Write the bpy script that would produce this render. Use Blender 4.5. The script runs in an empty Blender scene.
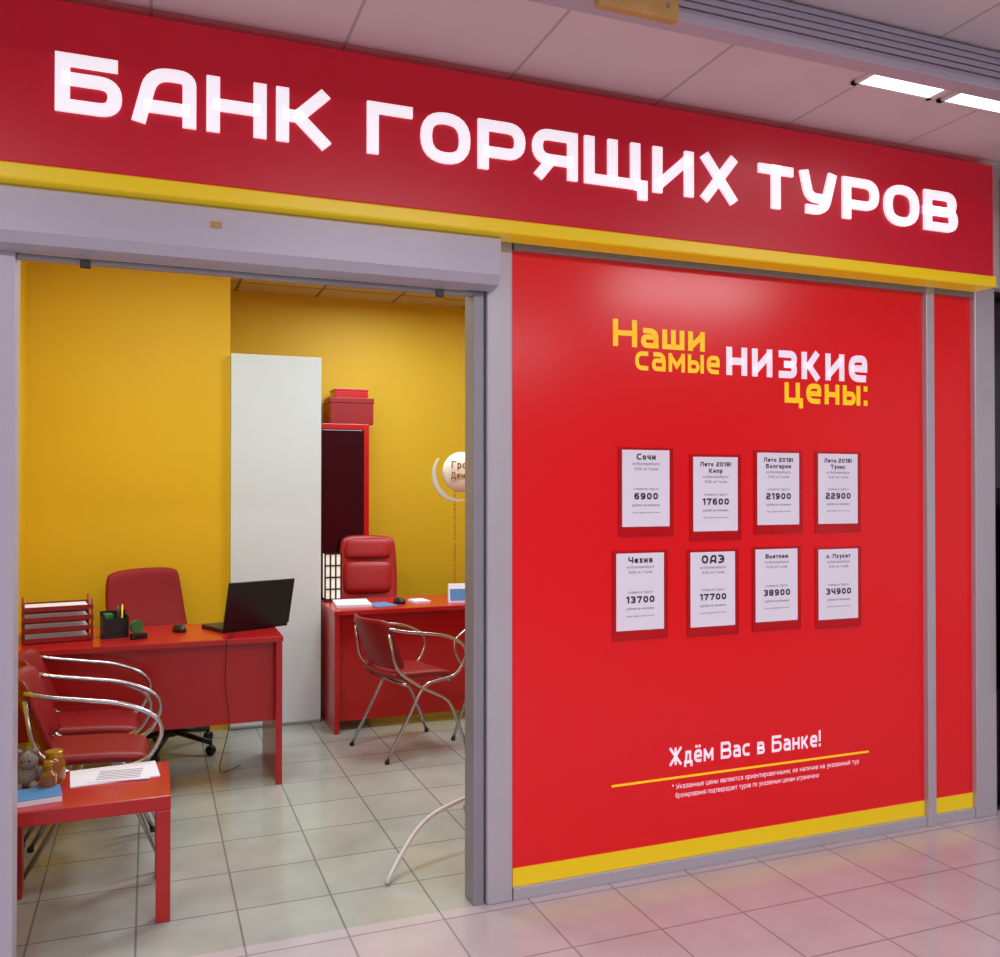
import bpy, bmesh, math, random
from mathutils import Vector, Matrix
random.seed(4)
sc=bpy.context.scene
sc.view_settings.view_transform='Standard'
COL=sc.collection

# ------------------------------------------------------------ materials
def lin(c):
    c=c/255.0
    return c/12.92 if c<=0.04045 else ((c+0.055)/1.055)**2.4
def rgb(c): return (lin(c[0]),lin(c[1]),lin(c[2]),1)
MATS={}
def mat(name,c,rough=0.5,metal=0.0,var=0.0,vscale=8.0,bump=0.0,bscale=60.0,coat=0.0,emit=None,es=0.0,alpha=1.0,spec=0.5):
    if name in MATS: return MATS[name]
    m=bpy.data.materials.new(name);m.use_nodes=True
    nt=m.node_tree;b=nt.nodes["Principled BSDF"]
    b.inputs["Roughness"].default_value=rough
    b.inputs["Metallic"].default_value=metal
    b.inputs["Coat Weight"].default_value=coat
    b.inputs["Coat Roughness"].default_value=0.12
    b.inputs["Specular IOR Level"].default_value=spec
    b.inputs["Alpha"].default_value=alpha
    tc=nt.nodes.new("ShaderNodeTexCoord")
    n=nt.nodes.new("ShaderNodeTexNoise");n.inputs["Scale"].default_value=vscale;n.inputs["Detail"].default_value=4
    nt.links.new(tc.outputs["Object"],n.inputs["Vector"])
    mx=nt.nodes.new("ShaderNodeMix");mx.data_type='RGBA'
    base=rgb(c)
    v=max(var,0.02)
    mx.inputs["A"].default_value=(base[0]*(1-v),base[1]*(1-v),base[2]*(1-v),1)
    mx.inputs["B"].default_value=(min(1,base[0]*(1+v)),min(1,base[1]*(1+v)),min(1,base[2]*(1+v)),1)
    nt.links.new(n.outputs["Fac"],mx.inputs["Factor"])
    nt.links.new(mx.outputs["Result"],b.inputs["Base Color"])
    if bump>0:
        n2=nt.nodes.new("ShaderNodeTexNoise");n2.inputs["Scale"].default_value=bscale
        nt.links.new(tc.outputs["Object"],n2.inputs["Vector"])
        bp=nt.nodes.new("ShaderNodeBump");bp.inputs["Strength"].default_value=bump;bp.inputs["Distance"].default_value=0.01
        nt.links.new(n2.outputs["Fac"],bp.inputs["Height"]);nt.links.new(bp.outputs["Normal"],b.inputs["Normal"])
    if emit is not None:
        b.inputs["Emission Color"].default_value=rgb(emit);b.inputs["Emission Strength"].default_value=es
    MATS[name]=m
    return m

def grid_mat(name,c1,c2,cm,size,mortar,shift=(0,0),rough=0.3,bump=0.3,nvar=0.1,speck=None):
    m=bpy.data.materials.new(name);m.use_nodes=True;nt=m.node_tree;b=nt.nodes["Principled BSDF"]
    tc=nt.nodes.new("ShaderNodeTexCoord")
    mp=nt.nodes.new("ShaderNodeMapping");mp.inputs["Location"].default_value=(-shift[0],-shift[1],0)
    nt.links.new(tc.outputs["Object"],mp.inputs["Vector"])
    br=nt.nodes.new("ShaderNodeTexBrick");br.offset=0;br.squash=1
    br.inputs["Scale"].default_value=1;br.inputs["Brick Width"].default_value=size;br.inputs["Row Height"].default_value=size
    br.inputs["Mortar Size"].default_value=mortar;br.inputs["Mortar Smooth"].default_value=0.2;br.inputs["Bias"].default_value=0
    br.inputs["Color1"].default_value=rgb(c1);br.inputs["Color2"].default_value=rgb(c2);br.inputs["Mortar"].default_value=rgb(cm)
    nt.links.new(mp.outputs["Vector"],br.inputs["Vector"])
    n=nt.nodes.new("ShaderNodeTexNoise");n.inputs["Scale"].default_value=3.5 if speck is None else speck;n.inputs["Detail"].default_value=6
    nt.links.new(tc.outputs["Object"],n.inputs["Vector"])
    mr=nt.nodes.new("ShaderNodeMapRange");mr.inputs["From Min"].default_value=0.3;mr.inputs["From Max"].default_value=0.7
    mr.inputs["To Min"].default_value=1-nvar;mr.inputs["To Max"].default_value=1+nvar*0.4
    nt.links.new(n.outputs["Fac"],mr.inputs["Value"])
    mx=nt.nodes.new("ShaderNodeMix");mx.data_type='RGBA';mx.blend_type='MULTIPLY';mx.inputs["Factor"].default_value=1
    nt.links.new(br.outputs["Color"],mx.inputs["A"]);nt.links.new(mr.outputs["Result"],mx.inputs["B"])
    nt.links.new(mx.outputs["Result"],b.inputs["Base Color"])
    b.inputs["Roughness"].default_value=rough
    bp=nt.nodes.new("ShaderNodeBump");bp.inputs["Strength"].default_value=bump;bp.inputs["Distance"].default_value=0.003;bp.invert=True
    nt.links.new(br.outputs["Fac"],bp.inputs["Height"]);nt.links.new(bp.outputs["Normal"],b.inputs["Normal"])
    return m

M_red=mat("red_laminate",(182,20,22),0.3,var=0.05,coat=0.3)
M_redv=mat("red_vinyl",(140,15,22),0.42,var=0.1,bump=0.15,bscale=200)
M_redv2=mat("red_fabric",(150,18,28),0.7,var=0.12,bump=0.3,bscale=300)
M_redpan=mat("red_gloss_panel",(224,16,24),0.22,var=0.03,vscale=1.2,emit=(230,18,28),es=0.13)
M_sign=mat("red_sign_film",(182,12,38),0.35,var=0.05,vscale=1.0,emit=(186,12,38),es=0.26)
M_yel=mat("yellow_film",(238,206,14),0.3,var=0.04,emit=(238,206,14),es=0.16)  # glow also brightens the panel stripes, which are not lit
M_yelt=mat("yellow_lettering",(248,204,14),0.4,emit=(248,206,20),es=0.3)  # small glow added to brighten unlit yellow print
M_wht=mat("white_lettering",(244,232,248),0.4,emit=(244,232,248),es=0.3)
M_lit=mat("lit_acrylic",(244,242,250),0.4,emit=(246,244,252),es=0.6)
M_alu=mat("brushed_aluminium",(192,190,198),0.38,metal=0.25,var=0.05,vscale=5)
M_alud=mat("grey_aluminium_channel",(150,149,158),0.45,metal=0.25,var=0.06)
M_shut=mat("lavender_powder_coat",(188,185,200),0.4,metal=0.1,var=0.03)
M_chrome=mat("chrome",(190,190,194),0.24,metal=1.0)
M_black=mat("black_plastic",(22,22,26),0.4,var=0.1)
M_bgloss=mat("dark_glass",(14,13,20),0.15,coat=0.4)
M_white=mat("white_laminate",(222,238,244),0.4,var=0.02)
M_paper=mat("white_paper",(228,226,240),0.7,var=0.02,emit=(232,228,240),es=0.1)
M_ink=mat("dark_ink",(50,40,60),0.7)
M_inkg=mat("grey_ink",(120,110,130),0.7)
M_pocket=mat("clear_pocket",(206,18,30),0.08,coat=0.6,alpha=0.35)  # dark red of pocket and edge also carries their drop shadow
M_pocketedge=mat("pocket_edge",(196,20,32),0.15,coat=0.5)
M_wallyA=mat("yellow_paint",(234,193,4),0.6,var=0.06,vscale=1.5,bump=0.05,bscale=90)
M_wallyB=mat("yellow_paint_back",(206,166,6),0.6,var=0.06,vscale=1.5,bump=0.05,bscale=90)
M_wallg=mat("beige_plaster",(200,195,195),0.7,var=0.05,vscale=2)
M_gold=mat("gold_metal",(200,160,60),0.3,metal=0.9)
M_goldp=mat("gold_print",(170,110,30),0.5)
M_blue=mat("blue_print",(80,140,200),0.5,var=0.2,vscale=30)
M_green=mat("green_plastic",(40,120,60),0.4)
M_brass=mat("honey_glass",(150,90,25),0.15,coat=0.6,var=0.2,vscale=20)
M_plush=mat("grey_plush",(140,128,125),0.95,var=0.25,vscale=40,bump=0.8,bscale=150)
M_wood=mat("light_wood",(200,160,90),0.5,var=0.25,vscale=12)
M_lamp=mat("luminaire_diffuser",(255,250,255),0.5,emit=(255,250,255),es=2.5)
M_tan=mat("tan_panel",(190,150,90),0.5,var=0.1)
M_foot=mat("white_powder_coat",(215,215,215),0.35)

# ------------------------------------------------------------ builders
def finish(name,bm,m,parent=None,smooth=False,bevel=0.0,subd=0,seg=2,mats=None):
    bmesh.ops.recalc_face_normals(bm,faces=bm.faces)
    me=bpy.data.meshes.new(name);bm.to_mesh(me);bm.free()
    for x in (mats or [m]): me.materials.append(x)
    ob=bpy.data.objects.new(name,me);COL.objects.link(ob)
    if parent is not None: ob.parent=parent
    if bevel>0:
        b=ob.modifiers.new("bevel",'BEVEL');b.width=bevel;b.segments=seg;b.limit_method='ANGLE'
    if subd>0:
        s=ob.modifiers.new("subd",'SUBSURF');s.levels=subd;s.render_levels=subd
    if smooth:
        for p in me.polygons: p.use_smooth=True
    return ob
def add_box(bm,b,mi=0):
    x0,x1,y0,y1,z0,z1=b
    vs=[bm.verts.new(p) for p in [(x0,y0,z0),(x1,y0,z0),(x1,y1,z0),(x0,y1,z0),(x0,y0,z1),(x1,y0,z1),(x1,y1,z1),(x0,y1,z1)]]
    for f in [(0,3,2,1),(4,5,6,7),(0,1,5,4),(1,2,6,5),(2,3,7,6),(3,0,4,7)]:
        fc=bm.faces.new([vs[i] for i in f]);fc.material_index=mi
def fillet(pts,closed=False,seg=5):
    out=[];n=len(pts)
    for i,p in enumerate(pts):
        r=p[-1] if len(p)==4 else 0
        P=Vector(p[:3])
        if r<=0 or (not closed and i in (0,n-1)): out.append(P);continue
        A=Vector(pts[(i-1)%n][:3]);B=Vector(pts[(i+1)%n][:3])
        da=(A-P);db=(B-P);la=da.length;lb=db.length
        d=min(r,la*0.5,lb*0.5)
        s=P+da.normalized()*d;e=P+db.normalized()*d
        for k in range(seg+1):
            t=k/seg
            out.append((1-t)**2*s+2*t*(1-t)*P+t*t*e)
    return out
def tube_bm(bm,pts,r,seg=8,closed=False,fs=5):
    P=fillet(pts,closed,fs);n=len(P)
    Q=[P[0]]
    for p in P[1:]:
        if (p-Q[-1]).length>1e-5: Q.append(p)
    P=Q;n=len(P)
    up=None;rings=[]
    for i in range(n):
        if closed: t=(P[(i+1)%n]-P[i-1])
        else: t=P[min(i+1,n-1)]-P[max(i-1,0)]
        t.normalize()
        if up is None:
            up=Vector((0,0,1)) if abs(t.z)<0.9 else Vector((1,0,0))
        s=t.cross(up)
        if s.length<1e-4: s=t.cross(Vector((0,1,0)))
        s.normalize();up=s.cross(t).normalized()
        rings.append([bm.verts.new(P[i]+r*(math.cos(2*math.pi*k/seg)*s+math.sin(2*math.pi*k/seg)*up)) for k in range(seg)])
    m=n if closed else n-1
    for i in range(m):
        A=rings[i];B=rings[(i+1)%n]
        for k in range(seg): bm.faces.new([A[k],A[(k+1)%seg],B[(k+1)%seg],B[k]])
    if not closed:
        bm.faces.new(rings[0]);bm.faces.new(list(reversed(rings[-1])))
def lathe_bm(bm,prof,c=(0,0,0),seg=24):
    rings=[]
    for (r,z) in prof:
        if r<1e-5: rings.append([bm.verts.new((c[0],c[1],c[2]+z))])
        else: rings.append([bm.verts.new((c[0]+r*math.cos(2*math.pi*k/seg),c[1]+r*math.sin(2*math.pi*k/seg),c[2]+z)) for k in range(seg)])
    for i in range(len(rings)-1):
        A,B=rings[i],rings[i+1]
        for k in range(seg):
            k2=(k+1)%seg
            if len(A)==1 and len(B)==1: continue
            if len(A)==1: bm.faces.new([A[0],B[k2],B[k]])
            elif len(B)==1: bm.faces.new([A[k],A[k2],B[0]])
            else: bm.faces.new([A[k],A[k2],B[k2],B[k]])
    if len(rings[0])>1: bm.faces.new(list(reversed(rings[0])))
    if len(rings[-1])>1: bm.faces.new(rings[-1])

class Thing:
    def __init__(s,name,label,cat,loc=(0,0,0),rot=0.0,group=None,absolute=False,kind=None):
        s.e=bpy.data.objects.new(name,None);s.e.empty_display_size=0.1;COL.objects.link(s.e)
        s.e.location=loc;s.e.rotation_euler=(0,0,rot)
        s.e["label"]=label;s.e["category"]=cat
        if group:s.e["group"]=group
        if kind:s.e["kind"]=kind
        s.o=Vector(loc) if absolute else Vector((0,0,0))
    def put(s,name,bm,m,**k):
        if s.o.length>0: bmesh.ops.translate(bm,verts=bm.verts,vec=-s.o)
        lab=k.pop("label",None)
        par=k.pop("parent",s.e)
        ob=finish(name,bm,m,parent=par,**k)
        if lab: ob["label"]=lab
        return ob
    def box(s,name,b,m,bevel=0.004,**k):
        bm=bmesh.new()
        bs=b if isinstance(b[0],(tuple,list)) else [b]
        for q in bs: add_box(bm,q)
        return s.put(name,bm,m,bevel=bevel,**k)
    def tubes(s,name,ls,r,m,seg=8,**k):
        bm=bmesh.new()
        for l in ls: tube_bm(bm,l,r,seg)
        return s.put(name,bm,m,smooth=True,**k)
    def lathe(s,name,prof,m,c=(0,0,0),seg=24,smooth=True,**k):
        bm=bmesh.new();lathe_bm(bm,prof,c,seg)
        ob=s.put(name,bm,m,smooth=smooth,**k)
        mod=ob.modifiers.new("es",'EDGE_SPLIT');mod.split_angle=math.radians(40)
        return ob
def structure(name,b,m,label,cat,bevel=0):
    bm=bmesh.new()
    bs=b if isinstance(b[0],(tuple,list)) else [b]
    for q in bs: add_box(bm,q)
    ob=finish(name,bm,m,bevel=bevel)
    ob["kind"]="structure";ob["label"]=label;ob["category"]=cat
    return ob
def pad_bm(bm,nx,ny,fn,th):
    top=[];bot=[]
    for i in range(nx+1):
        a=[];b=[]
        for j in range(ny+1):
            u=-1+2*i/nx;v=-1+2*j/ny
            p,n=fn(u,v)
            a.append(bm.verts.new(p+n*th/2));b.append(bm.verts.new(p-n*th/2))
        top.append(a);bot.append(b)
    for i in range(nx):
        for j in range(ny):
            bm.faces.new([top[i][j],top[i+1][j],top[i+1][j+1],top[i][j+1]])
            bm.faces.new([bot[i][j],bot[i][j+1],bot[i+1][j+1],bot[i+1][j]])
    for i in range(nx):
        for j in (0,ny):
            bm.faces.new([top[i][j],bot[i][j],bot[i+1][j],top[i+1][j]])
    for j in range(ny):
        for i in (0,nx):
            bm.faces.new([top[i][j],top[i][j+1],bot[i][j+1],bot[i][j]])

# ------------------------------------------------------------ stroke font
def glyph(ch,a,wf):
    if ch==' ': return 0.45*wf,[]
    low=ch.islower();h=0.74 if low else 1.0
    U=ch.upper()
    W=wf*h*0.92
    if U in 'ШЩ': W*=1.3
    if U in 'МЖЫЮ': W*=1.22
    if U in 'ГТ': W*=0.88
    if ch.isdigit(): W*=0.88
    if ch=='1': W*=0.6
    R=W-a;t=h-a;m=h*0.5;r=0.46*h;q=0.26*h;mid=W/2
    d=-1.4*a-0.06
    def L(*p): return (list(p),False)
    def O(*p): return (list(p),True)
    g=None;adv=W
    if ch=='а': g=[L((a*.8,t),(R,t,r*.8),(R,0)),L((R,a),(a,a,.22),(a,.56*h,.22),(R,.56*h))]
    elif ch in 'её': g=[L((a,m),(R,m),(R,t,r),(a,t,r),(a,a,r),(W-a*.5,a))]
    elif ch=='р': g=[L((a,-.28),(a,t),(R,t,r),(R,a,r),(a,a))]
    elif ch=='у': g=[L((a,h),(mid,a*.8)),L((R,h),(.42*W,-.2,.16),(a*.8,-.2))]
    elif ch=='б': g=[L((R,1-a),(a,1-a,.3),(a,a,r),(R,a,r),(R,.62,r),(a,.62))]
    elif U=='Б': g=[L((W-a*.6,t),(a,t),(a,a),(R,a,q),(R,.57*h,q),(a,.57*h))]
    elif U=='А': g=[L((a*.8,0),(.30*W,t,.3),(R,t,.16),(R,0)),L((.17*W,.30*h),(R,.30*h))]
    elif U=='Н': g=[L((a,0),(a,h)),L((R,0),(R,h)),L((a,m),(R,m))]
    elif U in 'ИЙ': g=[L((a,0),(a,h)),L((R,0),(R,h)),L((a,a*1.4),(R,h-a*1.4))]
    elif U=='Ш': g=[L((a,h),(a,a),(R,a),(R,h)),L((mid,a),(mid,h))]
    elif U=='Щ': g=[L((a,h),(a,a),(R,a),(R,h)),L((mid,a),(mid,h)),L((R,a),(R+1.6*a,a),(R+1.6*a,d))];adv=W+1.4*a
    elif U=='Ц': g=[L((a,h),(a,a),(R,a),(R,h)),L((R,a),(R+1.5*a,a),(R+1.5*a,d))];adv=W+1.4*a
    elif U=='К': g=[L((a,0),(a,h)),L((a,m),(.42*W,m)),L((.36*W,m-.02),(R-.02,h)),L((.36*W,m+.02),(R,0))]
    elif U=='М': g=[L((a,0),(a,h)),L((R,0),(R,h)),L((a*1.2,h-a*1.3),(mid,.32*h),(W-a*1.2,h-a*1.3))]
    elif U=='Т': g=[L((0,t),(W,t)),L((mid,0),(mid,h))]
    elif U=='В': g=[O((a,m),(a,t),(R-.04,t,.22*h),(R-.04,m,.2*h)),O((a,a),(a,m),(R,m,.22*h),(R,a,.22*h))]
    elif U=='П': g=[L((a,0),(a,t),(R,t),(R,0))]
    elif U=='Л': g=[L((0,a),(.2*W,a,.1),(.28*W,t),(R,t),(R,0))]
    elif U=='Д': g=[L((.22*W,a),(.3*W,t),(R-a,t),(R-a,a)),L((a,d),(a,a),(R+a*.4,a),(R+a*.4,d))]
    elif U=='Я': g=[L((R,0),(R,t),(a,t,q),(a,.38*h,q),(R,.38*h)),L((.42*W,.38*h),(a*1.1,0))]
    elif U=='Г': g=[L((a,0),(a,t),(W,t))]
    elif U=='Х': g=[L((a,0),(R,h)),L((a,h),(R,0))]
    elif U in 'З3': g=[L((a*.6,t),(R,t,q),(R,m,q),(.35*W,m)),L((.35*W,m),(R,m,q),(R,a,q),(a*.6,a))]
    elif U in 'О0': g=[O((a,a,r*.9),(a,t,r*.9),(R,t,r*.9),(R,a,r*.9))]
    elif U=='С': g=[L((W-a*.4,t),(a,t,r),(a,a,r),(W-a*.4,a))]
    elif U=='Р': g=[L((a,0),(a,t),(R,t,q),(R,.36*h,q),(a,.36*h))]
    elif U=='У': g=[L((a*1.1,h),(.26*W,.38*h,.2),(.72*W,.38*h)),L((R,h),(.66*W,a,.24),(a*1.6,a))]
    elif U in 'ЕЁ': g=[L((W-a*.6,t),(a,t),(a,a),(W-a*.6,a)),L((a,m),(R,m))]
    elif U=='Ж': g=[L((mid,0),(mid,h)),L((a,0),(mid,m),(a,h)),L((R,0),(mid,m),(R,h))]
    elif U=='Э': g=[L((a*.6,t),(R,t,r),(R,a,r),(a*.6,a)),L((.3*W,m),(R,m))]
    elif U in 'Ч4': g=[L((a,h),(a,.4*h,q),(R,.4*h)),L((R,0),(R,h))]
    elif U=='Ь': g=[L((a,h),(a,a),(R,a,q),(R,.57*h,q),(a,.57*h))]
    elif U=='Ы': g=[L((a,h),(a,a),(.62*W,a,q),(.62*W,.57*h,q),(a,.57*h)),L((R,0),(R,h))]
    elif U=='Ю': g=[L((a,0),(a,h)),L((a,m),(.35*W,m)),O((.38*W,a,r),(.38*W,t,r),(R,t,r),(R,a,r))]
    elif ch=='1': g=[L((0,t-.04),(R,t-.04)),L((R,0),(R,h))]
    elif ch=='2': g=[L((a*.6,t),(R,t,q),(R,m,q),(a,m,q),(a,a),(W,a))]
    elif ch=='5': g=[L((R,t),(a,t),(a,m),(R,m,q),(R,a,q),(a*.6,a))]
    elif ch=='6': g=[L((W-a*.6,t),(a,t,r),(a,a,r),(R,a,q),(R,m+.05,q),(a,m+.05))]
    elif ch=='7': g=[L((0,t),(R,t),(.35*W,0))]
    elif ch=='8': g=[O((a,m,q*.6),(a,t,q),(R,t,q),(R,m,q*.6)),O((a,a,q),(a,m,q*.6),(R,m,q*.6),(R,a,q))]
    elif ch=='9': g=[L((R,m-.05),(a,m-.05,q),(a,t,q),(R,t,r),(R,a,r),(a*.6,a))]
    elif ch==':': g=[L((a,0),(a,2.2*a)),L((a,.74-2.2*a),(a,.74))];adv=2*a
    elif ch=='!': g=[L((a,.3),(a,1)),L((a,0),(a,2*a))];adv=2*a
    elif ch=='.': g=[L((a,0),(a,2*a))];adv=2*a
    elif ch==',': g=[L((a,-.15),(a,2*a))];adv=2*a
    elif ch=='*': g=[L((.18,.55),(.18,.95)),L((0,.65),(.36,.85)),L((0,.85),(.36,.65))];adv=.36
    else: g=[L((0,.4),(.4*W,.4))];adv=.4*W
    if U=='Ё': g+= [L((.3*W,h+a*1.2),(.3*W,h+a*3.0)),L((.7*W,h+a*1.2),(.7*W,h+a*3.0))]
    if U=='Й': g+= [L((.3*W,h+.12),(.7*W,h+.12))]
    return adv,g
def ribbon(bm,pts,closed,a,tf,depth,fs):
    P=[Vector((p.x,p.y)) for p in fillet([(p[0],p[1],0)+((p[2],) if len(p)>2 else (0,)) for p in pts],closed,fs)]
    Q=[P[0]]
    for p in P[1:]:
        if (p-Q[-1]).length>1e-4: Q.append(p)
    if closed and (Q[0]-Q[-1]).length<1e-4: Q.pop()
    P=Q;n=len(P);Ls=[];Rs=[]
    for i in range(n):
        if closed or 0<i<n-1:
            d1=(P[i]-P[i-1]).normalized();d2=(P[(i+1)%n]-P[i]).normalized()
            n1=Vector((-d1.y,d1.x));n2=Vector((-d2.y,d2.x));nn=(n1+n2)
            if nn.length<1e-3: nn=n1
            nn.normalize();k=a/max(0.45,nn.dot(n1))
        else:
            d=(P[1]-P[0]) if i==0 else (P[-1]-P[-2]);d.normalize();nn=Vector((-d.y,d.x));k=a
        Ls.append(P[i]+nn*k);Rs.append(P[i]-nn*k)
    def V(p,y):
        q=tf(p.x,p.y);return bm.verts.new((q[0],q[1]+y,q[2]))
    fl=[V(p,0) for p in Ls];fr=[V(p,0) for p in Rs]
    if depth>0: bl=[V(p,depth) for p in Ls];brr=[V(p,depth) for p in Rs]
    m=n if closed else n-1
    for i in range(m):
        j=(i+1)%n
        bm.faces.new([fl[i],fr[i],fr[j],fl[j]])
        if depth>0:
            bm.faces.new([fl[i],fl[j],bl[j],bl[i]]);bm.faces.new([fr[i],brr[i],brr[j],fr[j]])
    if depth>0 and not closed:
        bm.faces.new([fl[0],bl[0],brr[0],fr[0]]);bm.faces.new([fl[-1],fr[-1],brr[-1],bl[-1]])
def text_bm(s,x0,z0,cap,y,width=None,a=0.09,wf=1.0,gap=0.16,depth=0.0,align='l',fs=3,split=False):
    x=0;items=[]
    for ch in s:
        adv,g=glyph(ch,a,wf);items.append((x,g,ch));x+=adv+gap*(1 if ch!=' ' else 0.3)
    tot=x-gap
    sx=cap if width is None else width/tot
    if align=='c': x0=x0-tot*sx/2
    if align=='r': x0=x0-tot*sx
    res=[];bm=bmesh.new()
    for (gx,g,ch) in items:
        if ch==' ': continue
        def tf(px,py,gx=gx): return (x0+(gx+px)*sx,y,z0+py*cap)
        for k,(pts,cl) in enumerate(g): ribbon(bm,pts,cl,a,tf,depth,fs)
        if split: res.append(bm);bm=bmesh.new()
    if split: bm.free();return res
    return bm

# ------------------------------------------------------------ room shell
YF=3.06
M_floor=grid_mat("floor_tile_gallery",(202,192,197),(195,186,191),(158,148,153),0.333,0.004,(0.297,3.0-0.333*3),rough=0.16,nvar=0.12)  # pink cast of the walkway light is put into the tile colour
M_floori=grid_mat("floor_tile_shop",(180,185,178),(172,178,170),(130,133,127),0.333,0.004,(0.297,3.0-0.333*3),rough=0.13,nvar=0.16)  # same tile, with the greenish office light put into its colour
M_ceil=grid_mat("ceiling_tile_gallery",(226,214,216),(222,210,213),(186,175,178),0.6,0.006,(0.0,2.35),rough=0.8,nvar=0.05)
M_ceili=grid_mat("ceiling_tile_shop",(196,168,120),(190,162,116),(120,96,60),0.6,0.012,(0.0,0.1),rough=0.8,nvar=0.12,speck=30)
structure("floor",(-4,9,-5,YF,-0.1,0),M_floor,"glossy square ceramic tiles of the mall walkway, pinkish light painted in","floor")
structure("floor.001",(-4,9,YF,7.2,-0.1,0),M_floori,"glossy beige square ceramic tiles inside the office, greenish light painted in","floor")
structure("ceiling",(-4,9,-5,3.02,2.97,3.07),M_ceil,"off-white square panel suspended ceiling over the walkway","ceiling")
structure("ceiling.001",(-4,9,3.2,7.2,2.98,3.08),M_ceili,"tan mineral tile suspended ceiling in the office","ceiling")
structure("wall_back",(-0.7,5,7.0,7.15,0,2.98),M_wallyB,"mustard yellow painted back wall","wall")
structure("wall_partition",(-0.66,0.47,5.85,7.0,0,2.98),M_wallyA,"bright yellow painted wall block beside the white cabinet","wall")
structure("wall_left",(-0.80,-0.66,YF+0.12,7.0,0,2.98),M_wallyA,"yellow painted side wall of the office","wall")
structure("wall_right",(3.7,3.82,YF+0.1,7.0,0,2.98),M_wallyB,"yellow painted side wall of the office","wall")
structure("wall_front",(-4,9,3.02,3.20,2.42,3.07),M_wallg,"plaster strip above the shopfront","wall")
structure("wall_front.001",(-4,-0.62,3.0,3.15,0,2.42),M_wallg,"plain plaster wall beside the shopfront","wall")
structure("wall_rear",(-4,9,-5.1,-5,0,2.97),M_wallg,"pale plaster wall across the walkway","wall")
structure("baseboard_back",(0.47,3.7,6.98,7.0,0,0.08),M_redv,"dark skirting at the back wall","baseboard")
structure("trim_1",[(-0.62,-0.376,3.04,3.15,0,2.42)],M_shut,"light grey aluminium jamb of the doorway","door frame",bevel=0.004)
structure("trim_2",[(1.088,1.130,3.055,3.15,0,2.42)],M_alud,"grey aluminium shutter guide channel","door frame",bevel=0.004)
structure("trim_3",[(1.136,1.235,3.04,3.15,0,2.42)],M_alu,"grey aluminium post between doorway and panel","post",bevel=0.006)
structure("trim_4",[(3.215,3.262,3.03,3.15,0,2.42)],M_alu,"slim aluminium mullion between red panels","mullion",bevel=0.004)
structure("trim_5",[(3.505,3.63,3.03,3.15,0,2.42)],M_alu,"wide aluminium end post of the shopfront","post",bevel=0.006)
structure("trim_6",[(1.238,3.215,3.04,3.15,0,0.045),(3.262,3.505,3.04,3.15,0,0.045)],M_alu,"aluminium bottom rail under the red panels","rail",bevel=0.003)
structure("trim_7",[(1.238,3.505,3.035,3.15,2.37,2.42)],M_alud,"aluminium top rail above the red panels","rail",bevel=0.003)
structure("trim_8",[(-0.376,1.088,3.09,3.15,2.225,2.42)],M_alu,"aluminium header over the doorway","rail",bevel=0.003)

# ------------------------------------------------------------ fascia sign
T=Thing("fascia_sign","long red illuminated fascia sign with white lettering and yellow stripe","sign",(1.25,2.98,2.39),absolute=True)
T.box("sign_body",(-1.6,3.494,2.92,3.018,2.438,2.935),M_sign,bevel=0.006)
T.box("yellow_stripe",(-1.6,3.494,2.905,3.018,2.388,2.437),M_yel,bevel=0.006,label="yellow band along the lower edge")
for s,x0,x1 in (("БАНК",-0.261,0.553),("ГОРЯЩИХ",0.665,2.13),("ТУРОВ",2.225,3.269)):
    for bm in text_bm(s,x0,2.605,0.172,2.908,width=x1-x0,a=0.106,wf=1.05,gap=0.16,depth=0.0115,fs=6,split=True):
        T.put("letter",bm,M_lit)
# ------------------------------------------------------------ roller shutter
T=Thing("roller_shutter","rolled-up lavender grey metal shutter box over the doorway","roller shutter",(0.3,3.03,2.205),absolute=True)
bm=bmesh.new()
prof=[(3.035,2.386),(2.955,2.386),(2.945,2.376),(2.945,2.25),(2.965,2.218),(3.035,2.208)]
A=[bm.verts.new((-1.0,y,z)) for y,z in prof];B=[bm.verts.new((1.152,y,z)) for y,z in prof]
for i in range(len(prof)): j=(i+1)%len(prof);bm.faces.new([A[i],A[j],B[j],B[i]])
bm.faces.new(A);bm.faces.new(list(reversed(B)))
T.put("housing",bm,M_shut)
T.box("bottom_slat",(-0.374,1.086,3.042,3.08,2.192,2.2075),M_alud,bevel=0.004)
T.box("handle",[(-0.20,-0.17,3.03,3.041,2.175,2.20)],M_black,bevel=0.003)
T.box("handle",[(0.94,0.97,3.03,3.041,2.175,2.20)],M_black,bevel=0.003)
T.box("sticker",(0.175,0.21,2.9425,2.9445,2.315,2.335),M_tan,bevel=0,label="small tan paper sticker")

# ------------------------------------------------------------ advertising panel
T=Thing("advertising_panel","glossy red shopfront panel with yellow and white slogan","panel",(2.2,3.1,0.045),absolute=True)
T.box("panel_sheet",(1.238,3.215,3.055,3.12,0.045,2.37),M_redpan,bevel=0)
T.box("yellow_stripe",(1.24,3.213,3.052,3.0549,0.046,0.112),M_yel,bevel=0)
yt=3.0525
tx=text_bm
T.put("lettering",tx("Наши",1.655,2.045,0.105,yt,width=0.415,a=0.098,gap=.15,fs=6),M_yelt,label="yellow slogan lettering")
T.put("lettering",tx("самые",1.752,1.957,0.10,yt,width=0.388,a=0.088,gap=.15,fs=6),M_yelt,label="yellow slogan lettering")
T.put("lettering",tx("низкие",2.172,1.957,0.155,yt,width=0.727,a=0.095,gap=.16,fs=6),M_wht,label="white slogan lettering")
T.put("lettering",tx("цены:",2.46,1.855,0.115,yt,width=0.44,a=0.092,gap=.16,fs=6),M_yelt,label="yellow slogan lettering")
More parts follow.
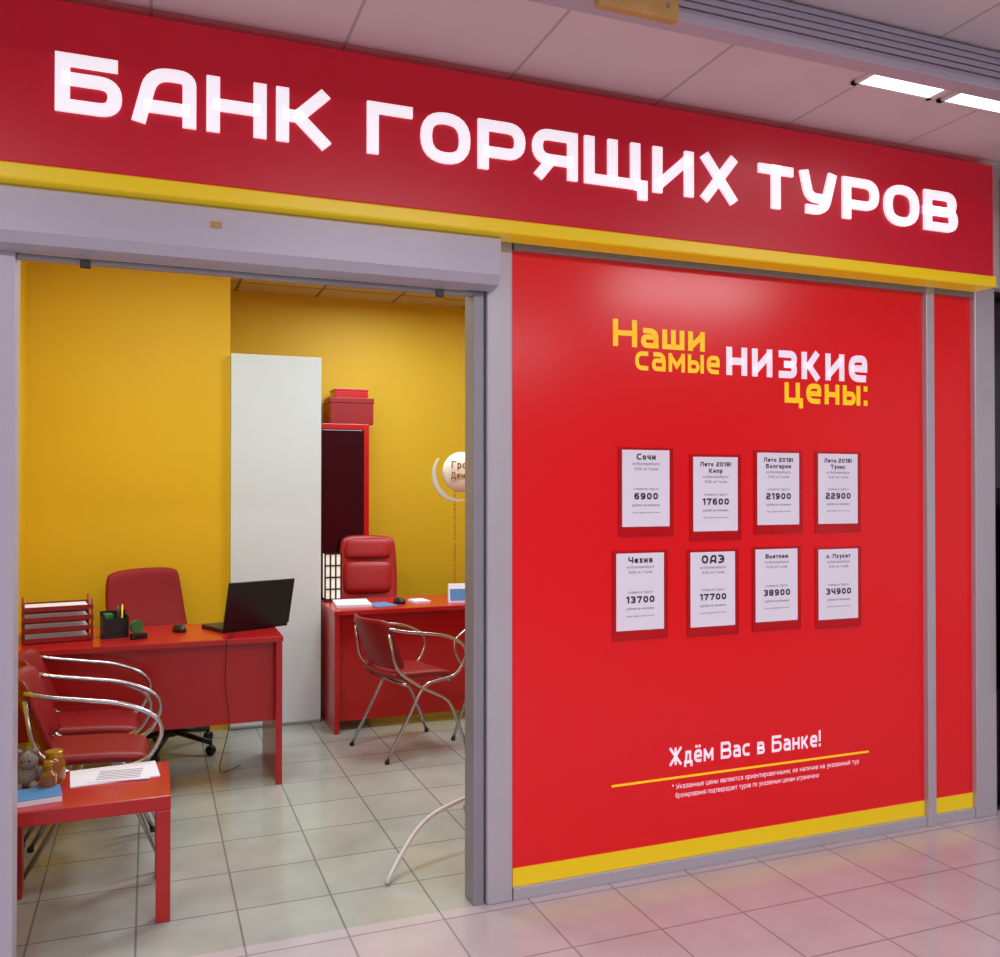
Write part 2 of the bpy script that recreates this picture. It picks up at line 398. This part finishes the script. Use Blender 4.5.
T.put("lettering",tx("Ждём Вас в Банке!",1.90,0.412,0.068,yt,width=0.74,a=0.088,gap=.16,fs=5),M_wht,label="white slogan lettering")
T.box("underline",(1.648,2.899,3.0525,3.0549,0.358,0.366),M_yelt,bevel=0)
T.put("footnote",tx("* Указанные цены являются ориентировочными, их наличие на указанный тур",1.915,0.318,0.02,yt,width=0.93,a=0.06,gap=.16,fs=2),M_wht)
T.put("footnote",tx("бронирования подтверждает туров по указанным ценам ограничено",1.93,0.283,0.02,yt,width=0.70,a=0.06,gap=.16,fs=2),M_wht)
T=Thing("advertising_panel","narrow glossy red shopfront panel with a yellow lower stripe","panel",(3.38,3.1,0.045),absolute=True)
T.box("panel_sheet",(3.262,3.505,3.055,3.12,0.045,2.37),M_redpan,bevel=0)
T.box("yellow_stripe",(3.264,3.503,3.052,3.0549,0.046,0.112),M_yel,bevel=0)

sheets=[(1.692,1.647,["Сочи"],"6900"),(2.012,1.624,["Лето 2018!","Кипр"],"17600"),(2.319,1.645,["Лето 2018!","Болгария"],"21900"),(2.629,1.645,["Лето 2018!","Тунис"],"22900"),
(1.666,1.248,["Чехия"],"13700"),(1.998,1.244,["ОАЭ"],"17700"),(2.309,1.248,["Вьетнам"],"38900"),(2.629,1.24,["о. Пхукет"],"34900")]
for x0,zt,hd,pr in sheets:
    T=Thing("price_sheet","white price sheet reading %s in a clear pocket on red panel"%pr,"poster",(x0+.105,3.0505,zt-.335),group="price sheets on the red panel",absolute=True)
    T.box("pocket_back",(x0-.014,x0+.228,3.0500,3.0549,zt-.335,zt+.010),M_pocket,bevel=0,label="clear acrylic pocket")
    T.box("pocket_lip",[(x0-.014,x0+.228,3.0485,3.0499,zt-.335,zt-.332),(x0+.2262,x0+.228,3.0485,3.0499,zt-.3319,zt+.010),(x0-.014,x0-.0122,3.0485,3.0499,zt-.3319,zt+.010)],M_pocketedge,bevel=0)
    T.box("paper",(x0,x0+.21,3.0480,3.0499,zt-.297,zt),M_paper,bevel=0)
    c=x0+.105;ys=3.0475;z=zt-.038
    for h in hd:
        cap=.024 if len(hd)==1 and len(h)<6 else .018
        if h=="ОАЭ": cap=.034;z-=.008
        T.put("lettering",tx(h,c,z,cap,ys,a=0.12,gap=.2,align='c',fs=2),M_ink);z-=.026
    T.put("price_number",tx(pr,c,zt-.192,.026,ys,a=0.13,gap=.22,align='c',wf=1.05,fs=2),M_ink)
    z+=.006
    for (s,zz,cap,wd) in (("из Екатеринбурга",z,.010,.12),("12.06, на 7 ночей",z-.02,.010,.105),("стоимость тура от",zt-.155,.010,.11),("рублей на человека",zt-.218,.010,.12),("при двухместном",zt-.245,.006,.12)):
        T.put("small_print",tx(s,c,zz,cap,ys,width=wd,a=.08,gap=.2,align='c',fs=2),M_inkg)

# ------------------------------------------------------------ bulkhead with ribs, lights
T=Thing("ribbed_bulkhead","light grey ribbed metal bulkhead hanging below the ceiling","bulkhead",(2.5,2.2,2.82),absolute=True)
bx=[]
z=2.853
while z<2.95:
    bx.append((-2,7,2.19,2.215,z,z+.018));z+=.0225
T.box("rib",bx,M_shut,bevel=0.003)
T.box("backing",(-2,7,2.2155,2.235,2.85,2.969),M_alu,bevel=0)
T.box("lower_trim",(-2,7,2.17,2.235,2.82,2.8495),M_shut,bevel=0.004)
T.box("wooden_board",(1.12,1.37,2.14,2.1699,2.80,2.90),M_wood,bevel=0.004,label="short light wood board")
T.box("screw",(1.15,1.16,2.135,2.1395,2.83,2.84),M_alud,bevel=0)
T.box("screw",(1.33,1.34,2.135,2.1395,2.83,2.84),M_alud,bevel=0)
for (x0,x1) in ((2.38,2.71),(2.79,3.10)):
    T=Thing("ceiling_light","recessed white square fluorescent ceiling light","ceiling light",((x0+x1)/2,2.4,2.955),group="ceiling lights over the walkway",absolute=True)
    T.box("light_frame",[(x0-.02,x0,2.25,2.56,2.958,2.9699),(x1,x1+.02,2.25,2.56,2.958,2.9699),(x0-.02,x1+.02,2.5401,2.56,2.958,2.9699),(x0-.02,x1+.02,2.25,2.2699,2.958,2.9699)],M_foot,bevel=0)
    T.box("diffuser",(x0+.001,x1-.001,2.2701,2.54,2.960,2.9699),M_lamp,bevel=0)
def area(x,y,z,sx,sy,p,c,rx=0):
    l=bpy.data.lights.new("ceiling_area",'AREA');l.shape='RECTANGLE';l.size=sx;l.size_y=sy;l.energy=p;l.color=c
    o=bpy.data.objects.new("ceiling_lamp",l);COL.objects.link(o);o.location=(x,y,z);o.rotation_euler=(rx,0,0)
    return o
PK=(1.0,0.94,0.99)
for x,y in ((-1.2,0.6),(1.2,0.6),(3.6,0.6),(0.2,-2.2),(3.2,-2.2)):
    T=Thing("ceiling_light","long white fluorescent ceiling light","ceiling light",(x,y,2.93),group="ceiling lights over the walkway")
    T.box("light_frame",(-.62,.62,-.16,.16,0.015,0.04),M_foot,bevel=0)
    T.box("diffuser",(-.60,.60,-.14,.14,0.0,0.0149),M_lamp,bevel=0.004)
    area(x,y,2.92,1.2,.28,34,PK)
for x,y in ((0.2,4.3),(1.6,4.6),(1.6,6.0),(2.9,5.4)):
    T=Thing("ceiling_light","square white fluorescent light in the office ceiling","ceiling light",(x,y,2.94),group="ceiling lights in the office")
    T.box("light_frame",(-.3,.3,-.3,.3,0.012,0.04),M_foot,bevel=0)
    T.box("diffuser",(-.28,.28,-.28,.28,0.0,0.0119),M_lamp,bevel=0.003)
    area(x,y,2.93,.55,.55,21,(0.85,0.98,1.0))

# ------------------------------------------------------------ neighbour shop
structure("window_1",(3.66,9,3.08,3.10,0,2.42),M_bgloss,"dark glass of the neighbouring shop","window")
T=Thing("fascia_sign","tan fascia board of the neighbouring shop","sign",(4.5,3.0,2.1),absolute=True)
T.box("board",(3.65,6,2.96,3.02,2.43,2.93),M_tan)
T.box("edge_strip",(3.65,6,2.95,2.959,2.40,2.43),M_alud)
T=Thing("coat_stand_in","made-up maroon coat on a stand for an unclear dark figure","coat",(3.8,3.0,0.0))  # coat and stand are made up in place of a dark figure
bm=bmesh.new();lathe_bm(bm,[(.16,.55),(.15,.8),(.12,1.05),(.13,1.25),(.09,1.38),(.03,1.42)],seg=16);bmesh.ops.scale(bm,verts=bm.verts,vec=(1,.35,1))
T.put("coat_body",bm,mat("maroon_cloth",(70,14,26),0.8,var=0.2,bump=0.3),smooth=True)
T.tubes("stand_pole",[[(0,0,.0),(0,0,1.5)]],.01,M_black)
T.lathe("stand_base",[(.07,0),(.07,.015),(.02,.03)],M_black)

# ------------------------------------------------------------ furniture
def desk(loc,w,d,h,label,mod_z0):
    T=Thing("office_desk",label,"desk",loc)
    T.box("desktop",(0,w,0,d,h-.028,h),M_red,bevel=0.003)
    T.box("side_panel",(w-.035,w-.004,0.01,d-.01,0,h-.0285),M_red,bevel=0.002)
    T.box("side_panel",(0.004,.035,0.01,d-.01,0,h-.0285),M_red,bevel=0.002)
    T.box("modesty_panel",(.0355,w-.0355,0.08,.098,mod_z0,h-.0285),M_red,bevel=0.002)
    return T
desk((-0.62,4.65,0),1.257,0.60,0.75,"red laminate desk holding an open laptop, trays and a mouse",0.31)
desk((1.05,5.46,0),1.45,0.60,0.75,"red laminate desk beside the white cabinet with papers on top",0.06)

T=Thing("side_table","low square red table with papers and a honey jar on it","table",(-0.475,3.33,0))
T.box("tabletop",(0,.55,0,.425,.385,.435),M_red,bevel=0.004)
for x,y in ((0,0),(.5,0),(0,.375),(.5,.375)): T.box("leg",(x+.001,x+.049,y+.001,y+.049,0,.3845),M_red,bevel=0.003)

T=Thing("tall_cabinet","tall narrow plain white cabinet against the yellow wall","cabinet",(0.455,5.79,0))
T.box("cabinet_body",(0.016,.572,0.02,.40,0,2.335),M_white,bevel=0.003)
T.box("door",(0.016,.572,0,.0195,0.02,2.335),M_white,bevel=0.003)

T=Thing("display_cabinet","tall red cabinet with a dark glass door against the yellow wall","cabinet",(1.15,6.70,0))
T.box("cabinet_body",[(0,.04,0,.28,0,1.98),(.36,.40,0,.28,0,1.98),(.04,.36,0,.28,0,.06),(.04,.36,0,.28,1.94,1.98),(.04,.36,.26,.28,.06,1.94)],M_red,bevel=0.003)
T.box("door",(.045,.355,0.005,.02,.06,1.935),M_bgloss,bevel=0.003,label="dark glass door")
T.box("shelf",[(.041,.359,.03,.255,1.5,1.518),(.041,.359,.03,.255,1.0,1.018),(.041,.359,.03,.255,.5,.518)],M_red,bevel=0)
T=Thing("storage_box","glossy red cardboard box on top of the red cabinet","box",(1.26,6.73,1.98),group="red boxes on the cabinet")
T.box("box_body",(0,.33,0,.24,0,.16),M_redv,bevel=0.004);T.box("lid",(-.005,.335,-.005,.245,.1605,.20),M_redv,bevel=0.004)
T=Thing("storage_box","small glossy red cardboard box stacked on another red box","box",(1.30,6.74,2.1805),group="red boxes on the cabinet")
T.box("box_body",(0,.25,0,.2,0,.05),M_red,bevel=0.003);T.box("lid",(-.004,.254,-.004,.204,.0505,.07),M_red,bevel=0.003)

def visitor_chair(loc,rot,label,hw=.192):
    T=Thing("visitor_chair",label,"chair",(loc[0],loc[1],0),rot,group="red chrome visitor chairs")
    r=.0095
    def seat(u,v):
        x=.0+.205*u;y=(hw-.014)*v*(1-.10*max(0,u)**4)*(1-.05*abs(v)**3)
        return Vector((x,y,.445+.012*u*u*(1 if u<0 else -2.0)+.008*v*v+.0)),Vector((0,0,1))
    bm=bmesh.new();pad_bm(bm,6,6,seat,.045);T.put("seat",bm,M_redv,smooth=True,subd=1)
    def back(u,v):
        y=(hw-.005)*u*(1-.08*max(0,v)**3);z=.635+.145*v
        x=-.245-.055*v+.06*u*u
        return Vector((x,y,z)),Vector((.95,0,.25))
    bm=bmesh.new();pad_bm(bm,6,5,back,.032);T.put("backrest",bm,M_redv,smooth=True,subd=1)
    for s in (-1,1):
        y=s*hw
        T.tubes("armrest",[[(-.235,y*.95,.73),(-.16,y*1.04,.71,.05),(.13,y*1.06,.665,.12),(.275,y*1.06,.58,.12),(.20,y,.43,.06),(-.02,y,.405,.05),(-.25,y*.98,.012)]],r,M_chrome,label="curved chrome armrest")
        T.tubes("leg",[[(-.232,y*.93,.70),(-.20,y,.50,.08),(-.05,y*1.03,.395,.06),(.14,y*1.03,.30,.06),(.26,y*1.03,.012)]],r,M_chrome)
        T.lathe("foot_cap",[(.013,0),(.013,.018),(.011,.02)],M_black,c=(-.25,y*.98,0),seg=12)
        T.lathe("foot_cap",[(.013,0),(.013,.018),(.011,.02)],M_black,c=(.26,y*1.03,0),seg=12)
    T.tubes("crossbar",[[(.15,-hw,.41),(.15,hw,.41)]],.008,M_chrome)
    T.tubes("crossbar",[[(-.13,-hw,.41),(-.13,hw,.41)]],.008,M_chrome)
    return T
visitor_chair((-0.24,4.425),0,"red vinyl visitor chair with chrome arms beside the laptop desk")
visitor_chair((-0.20,3.985),0,"red vinyl visitor chair with chrome arms behind the low table")
visitor_chair((1.40,5.06),math.radians(14),"red vinyl visitor chair with chrome arms facing the far desk",hw=.22)
visitor_chair((2.00,4.95),math.radians(195),"red vinyl visitor chair with chrome arms partly behind the doorpost",hw=.22)

def office_chair(loc,rot,label,m,back_top,back_h,bw,tall=False):
    T=Thing("office_chair",label,"chair",(loc[0],loc[1],0),rot)
    bm=bmesh.new()
    for k in range(5):
        an=2*math.pi*k/5+.3
        tube_bm(bm,[(0.02*math.cos(an),0.02*math.sin(an),.115),(.26*math.cos(an),.26*math.sin(an),.072)],.016,8)
    lathe_bm(bm,[(.035,.09),(.035,.14),(.028,.16)],seg=16)
    T.put("star_base",bm,M_black,smooth=True)
    for k in range(5):
        an=2*math.pi*k/5+.3
        cx,cy=.26*math.cos(an),.26*math.sin(an)
        bm=bmesh.new()
        lathe_bm(bm,[(.0,-.018),(.022,-.018),(.028,-.012),(.028,.012),(.022,.018),(0,.018)],seg=14)
        bmesh.ops.rotate(bm,verts=bm.verts,matrix=Matrix.Rotation(math.pi/2,3,'X'),cent=(0,0,0))
        bmesh.ops.rotate(bm,verts=bm.verts,matrix=Matrix.Rotation(an,3,'Z'),cent=(0,0,0))
        bmesh.ops.translate(bm,verts=bm.verts,vec=(cx,cy,.028))
        tube_bm(bm,[(cx,cy,.05),(cx,cy,.085)],.008,8)
        T.put("caster",bm,M_black,smooth=True)
    T.lathe("gas_cylinder",[(.024,.15),(.024,.30),(.014,.30),(.014,.42)],M_black)
    def seat(u,v):
        return Vector((.225*u,.225*v*(1-.06*u*u),.47+.015*v*v-.02*max(0,u)**2)),Vector((0,0,1))
    bm=bmesh.new();pad_bm(bm,6,6,seat,.08);T.put("seat",bm,m,smooth=True,subd=1)
    zc=back_top-back_h/2
    def back(u,v):
        y=bw/2*u*(1-.10*max(0,v)**2);z=zc+back_h/2*v*(1-.06*abs(u)**3)
        return Vector((-.25-.05*v+.05*u*u-.02*(1-v*v),y,z)),Vector((.97,0,.1))
    bm=bmesh.new();pad_bm(bm,6,8,back,.06);T.put("backrest",bm,m,smooth=True,subd=1)
    if tall:
        def pf(zz,hh):
            def f(u,v): return Vector((-.212-.05*((zz+hh*v-zc)/(back_h/2)),bw/2*.84*u,zz+hh*v)),Vector((.97,0,.1))
            return f
        for zz,hh in ((back_top-.10,.075),(back_top-.31,.12)):
            bm=bmesh.new();pad_bm(bm,4,3,pf(zz,hh),.04);T.put("cushion",bm,m,smooth=True,subd=1)
    T.tubes("back_support",[[(-.05,0,.42),(-.30,0,.43,.08),(-.32,0,zc)]],.018,M_black)
    return T
office_chair((0.12,5.47),math.radians(-54),"red fabric office chair on black star base behind laptop desk",M_redv2,1.03,.46,.52)
office_chair((1.46,6.36),math.radians(-103),"high-backed red leather office chair behind the far desk",mat("red_leather",(170,22,26),0.42,var=0.08,bump=0.15,bscale=80),1.15,.62,.44,True)

# ------------------------------------------------------------ desk things
D=0.75
T=Thing("laptop","open black laptop standing on the red desk, lid facing out","laptop",(0.53,4.93,D),math.radians(202))
T.box("keyboard_base",(-.19,.19,-.24,0,0.0,.02),M_black,bevel=0.004)
T.box("keyboard",[(-.165+i*.0235,-.165+i*.0235+.019,-.10-j*.0225,-.10-j*.0225+.018,.0201,.023) for i in range(14) for j in range(-3,1)],M_bgloss,bevel=0)
T.box("touchpad",(-.05,.05,-.215,-.15,.0201,.021),M_bgloss,bevel=0)
bm=bmesh.new();add_box(bm,(-.19,.19,-.006,.006,0,.255))
bmesh.ops.rotate(bm,verts=bm.verts,matrix=Matrix.Rotation(math.radians(-15),3,'X'),cent=(0,0,0));bmesh.ops.translate(bm,verts=bm.verts,vec=(0,.008,.018))
lid=T.put("screen_lid",bm,M_black,bevel=0.005)
bm=bmesh.new();add_box(bm,(-.175,.175,-.0075,-.0062,.02,.24))
bmesh.ops.rotate(bm,verts=bm.verts,matrix=Matrix.Rotation(math.radians(-15),3,'X'),cent=(0,0,0));bmesh.ops.translate(bm,verts=bm.verts,vec=(0,.008,.018))
T.put("display",bm,M_bgloss,parent=lid)
def mouse(x,y,label):
    bm=bmesh.new();lathe_bm(bm,[(.03,0),(.031,.012),(.026,.026),(.014,.035),(0,.037)],seg=20);bmesh.ops.scale(bm,verts=bm.verts,vec=(1.0,1.7,1))
    T=Thing("computer_mouse",label,"mouse",(x,y,D),.4);T.put("mouse_body",bm,M_black,smooth=True);T.box("scroll_wheel",(-.003,.003,.02,.032,.032,.038),M_inkg,bevel=.001)
mouse(0.15,5.0,"black computer mouse on the red desk")
mouse(1.52,5.70,"small black computer mouse on the far red desk")
T=Thing("power_cable","thin black laptop cable hanging over the desk edge","cable",(0.36,4.64,0))
T.tubes("cable",[[(0.05,.20,D+.006),(.02,.05,D+.006,.03),(.0,-.008,D+.004,.02),(-.01,-.012,.5,.1),(.02,-.01,.35,.1),(-.03,.2,.02,.1),(.1,.4,.006)]],.0022,M_black,seg=6)
T=Thing("letter_tray_rack","stack of red plastic letter trays filled with papers","letter tray",(-0.56,4.83,D),math.radians(8))
for k in range(4):
    z=.004+k*.05
    T.box("tray",[(0,.31,0,.23,z,z+.004),(0,.31,0,.004,z+.0041,z+.022),(0,.31,.226,.23,z+.0041,z+.022),(0,.004,.0041,.2259,z+.0041,z+.03)],M_redv,bevel=0)
    T.box("papers",(.012,.29,.01,.22,z+.0042,z+.014),M_paper,bevel=0)
for x in (.006,.304):
    for y in (.006,.224): T.tubes("post",[[(x,y,0),(x,y,.205)]],.005,M_redv,seg=6)
T=Thing("desk_organiser","black desk organiser with green and yellow stationery","desk organiser",(-0.21,4.87,D),.2)
T.box("organiser_body",[(0,.12,0,.09,0,.006),(0,.12,0,.004,.006,.10),(0,.12,.086,.09,.006,.13),(0,.004,.004,.086,.006,.11),(.116,.12,.004,.086,.006,.11),(.058,.062,.004,.086,.006,.11)],M_black,bevel=0)
T.box("note_block",(.01,.05,.01,.08,.007,.12),M_green,bevel=0.002,label="green note block")
T.tubes("pen",[[(.08,.03,.008),(.075,.02,.15)]],.004,M_black,seg=6);T.tubes("pen",[[(.095,.05,.008),(.10,.06,.16)]],.004,M_yelt,seg=6);T.tubes("pen",[[(.085,.07,.008),(.08,.075,.155)]],.004,M_green,seg=6)
T=Thing("tape_dispenser","small green and black tape dispenser on the desk","tape dispenser",(-0.055,4.82,D),.5)
T.box("dispenser_body",(-.03,.05,-.018,.018,0,.03),M_black,bevel=.006)
bm=bmesh.new();lathe_bm(bm,[(.012,-.01),(.032,-.01),(.032,.01),(.012,.01)],seg=20);bmesh.ops.rotate(bm,verts=bm.verts,matrix=Matrix.Rotation(math.pi/2,3,'X'),cent=(0,0,0));bmesh.ops.translate(bm,verts=bm.verts,vec=(0,0,.063));T.put("tape_roll",bm,M_green,smooth=False)
def papers(name,label,x,y,z,w,d,n,rot,m=M_paper,group=None,cat="papers"):
    T=Thing(name,label,cat,(x,y,z),rot,group=group)
    for k in range(n):
        dx=random.uniform(-.006,.006)
        T.box("sheet",(dx,w+dx,0,d,k*.004,k*.004+.0035),m,bevel=0)
    return T
papers("paper_stack","stack of white and blue printed papers on the far desk",1.10,5.62,D,.22,.30,4,-.1)
papers("paper_stack","blue printed brochure on the far desk",1.34,5.55,D,.15,.21,1,.2,M_blue)
papers("paper_stack","small stack of white leaflets on the far desk",1.62,5.66,D,.10,.15,3,.1)
T=Thing("desk_calendar","folded blue and white desk calendar on the far desk","calendar",(1.84,5.66,D),-.2)
bm=bmesh.new();v=[bm.verts.new(p) for p in [(0,-.04,0),(.2,-.04,0),(.2,0,.12),(0,0,.12),(0,.04,0),(.2,.04,0)]]
bm.faces.new([v[0],v[1],v[2],v[3]]);bm.faces.new([v[3],v[2],v[5],v[4]]);bm.faces.new([v[0],v[3],v[4]]);bm.faces.new([v[1],v[5],v[2]])
T.put("calendar_cover",bm,M_paper)
bm=bmesh.new();v=[bm.verts.new(p) for p in [(.01,-.0385,.01),(.19,-.0385,.01),(.19,-.0135,.085),(.01,-.0135,.085)]];bm.faces.new(v);T.put("printed_picture",bm,M_blue)
T=Thing("lattice_lamp","small white lattice lantern on the corner of the far desk","lamp",(1.075,5.93,D))
T.box("lamp_core",(.01,.11,.01,.11,.02,.31),mat("warm_paper",(240,230,215),.6,emit=(255,240,220),es=.5),bevel=0)
bx=[]
for i in range(4): bx+= [(.0+i*.035,.010+i*.035,0,.008,.0,.32)]
for j in range(5): bx+= [(0,.115,-.001,.009,j*.0775,j*.0775+.010)]
T.box("lattice",bx,M_black,bevel=0)
T=Thing("balloon_stand","white round balloon with gold lettering on a beaded gold stand","balloon",(1.975,5.93,D))
bm=bmesh.new();bmesh.ops.create_uvsphere(bm,u_segments=28,v_segments=18,radius=.14);bmesh.ops.scale(bm,verts=bm.verts,vec=(1,.45,1));bmesh.ops.translate(bm,verts=bm.verts,vec=(.05,0,.86))
T.put("balloon",bm,mat("white_foil",(236,230,215),.35,var=.03),smooth=True)
T.put("lettering",text_bm("Гроши",.05,.885,.05,-.066,width=.19,a=.1,align='c'),M_goldp)
T.put("lettering",text_bm("Деньги",.05,.815,.045,-.066,width=.20,a=.1,align='c'),M_goldp)
bm=bmesh.new()
N=22
rings=[]
for i in range(N+1):
    an=math.radians(150+ i*(130/N));w=.002+.018*math.sin(math.pi*i/N)
    ri,ro=.19,.19+w*1.6
    rr=[]
    for (rad,y) in ((ri,-.01),(ro,-.01),(ro,.01),(ri,.01)):
        rr.append(bm.verts.new((.05+rad*math.cos(an),y,.86+rad*math.sin(an))))
    rings.append(rr)
for i in range(N):
    for k in range(4): bm.faces.new([rings[i][k],rings[i][(k+1)%4],rings[i+1][(k+1)%4],rings[i+1][k]])
bm.faces.new(rings[0]);bm.faces.new(list(reversed(rings[-1])))
T.put("crescent",bm,M_foot)
pr=[(.05,0),(.05,.01),(.008,.02)]
z=.03
while z<.70:
    pr+=[(.004,z),(.009,z+.012),(.004,z+.024)];z+=.03
pr+=[(.004,.73)]
T.lathe("beaded_pole",pr,M_gold,seg=12)

# ------------------------------------------------------------ low-table things
Z=.435
papers("leaflet","white printed leaflet lying on the low red table",-0.26,3.54,Z,.30,.20,1,.08,group="leaflets on the low table",cat="leaflet")
T=papers("leaflet","white leaflet with grey text overlapping another leaflet",-0.20,3.56,Z+.0038,.21,.16,1,-.12,group="leaflets on the low table",cat="leaflet")
T.box("print",[(.02,.17,.02+.02*k,.026+.02*k,.0036,.0039) for k in range(6)],M_inkg,bevel=0)
T=Thing("magazine","blue and white glossy magazine on the low table","magazine",(-0.44,3.38,Z),.15)
T.box("pages",(0,.17,0,.13,0,.018),M_paper,bevel=0);T.box("cover",(0,.172,-.001,.131,.0181,.020),M_blue,bevel=0)
T=Thing("honey_jar","round amber glass jar with a gold lid on the low table","jar",(-0.315,3.62,Z))
T.lathe("jar_body",[(.03,0),(.036,.01),(.038,.05),(.036,.08),(.028,.095)],M_brass);T.lathe("lid",[(.030,.0955),(.030,.115),(.027,.118)],M_gold)
T=Thing("glass_jar","small amber bottle with a gold cap on the low table","jar",(-0.325,3.53,Z))
T.lathe("jar_body",[(.022,0),(.027,.008),(.027,.06),(.012,.075),(.012,.09)],M_brass);T.lathe("lid",[(.014,.0905),(.014,.105),(.012,.107)],M_gold)
T=Thing("plush_toy","small grey plush toy sitting on the low table","soft toy",(-0.40,3.60,Z))
def ball(T,name,c,r,m,s=(1,1,1)):
    bm=bmesh.new();bmesh.ops.create_uvsphere(bm,u_segments=16,v_segments=10,radius=r);bmesh.ops.scale(bm,verts=bm.verts,vec=s);bmesh.ops.translate(bm,verts=bm.verts,vec=c);return T.put(name,bm,m,smooth=True)
ball(T,"toy_body",(0,0,.04),.04,M_plush,(1,.9,1));ball(T,"head",(.005,-.01,.098),.032,M_plush)
for s in (-1,1):
    ball(T,"ear",(s*.026,-.005,.128),.012,M_plush);ball(T,"arm",(s*.04,-.01,.05),.015,M_plush,(1,1,1.6));ball(T,"leg",(s*.025,-.04,.016),.016,M_plush,(1,1.5,1));ball(T,"eye",(s*.012,-.04,.104),.004,M_black)

T=Thing("banner_stand","white tubular banner stand foot behind the doorpost","stand",(1.28,3.55,0))
T.tubes("foot",[[(-.44,-.22,.010),(-.38,-.14,.05,.08),(-.24,-.02,.16,.12),(0,.06,.20,.05),(.12,.06,.20)]],.009,M_foot)
T.tubes("foot",[[(.35,-.28,.010),(.25,-.05,.14,.12),(0.12,.06,.20)]],.009,M_foot)
T.tubes("foot",[[(.1,.45,.010),(.1,.3,.12,.12),(.10,.06,.20)]],.009,M_foot)
T.tubes("pole",[[(.10,.06,.19),(.10,.06,1.9)]],.013,M_foot)

# ------------------------------------------------------------ world, camera
w=bpy.data.worlds.new("world");sc.world=w;w.use_nodes=True
w.node_tree.nodes["Background"].inputs["Color"].default_value=(.98,.95,1,1);w.node_tree.nodes["Background"].inputs["Strength"].default_value=0.4
cam=bpy.data.cameras.new("camera");co=bpy.data.objects.new("camera",cam);COL.objects.link(co)
cam.sensor_width=36;cam.sensor_fit='HORIZONTAL';cam.lens=32.4;cam.clip_start=.02
co.location=(0,0,1.5);co.rotation_euler=(math.radians(90.6),0,math.radians(-21.3))
sc.camera=co
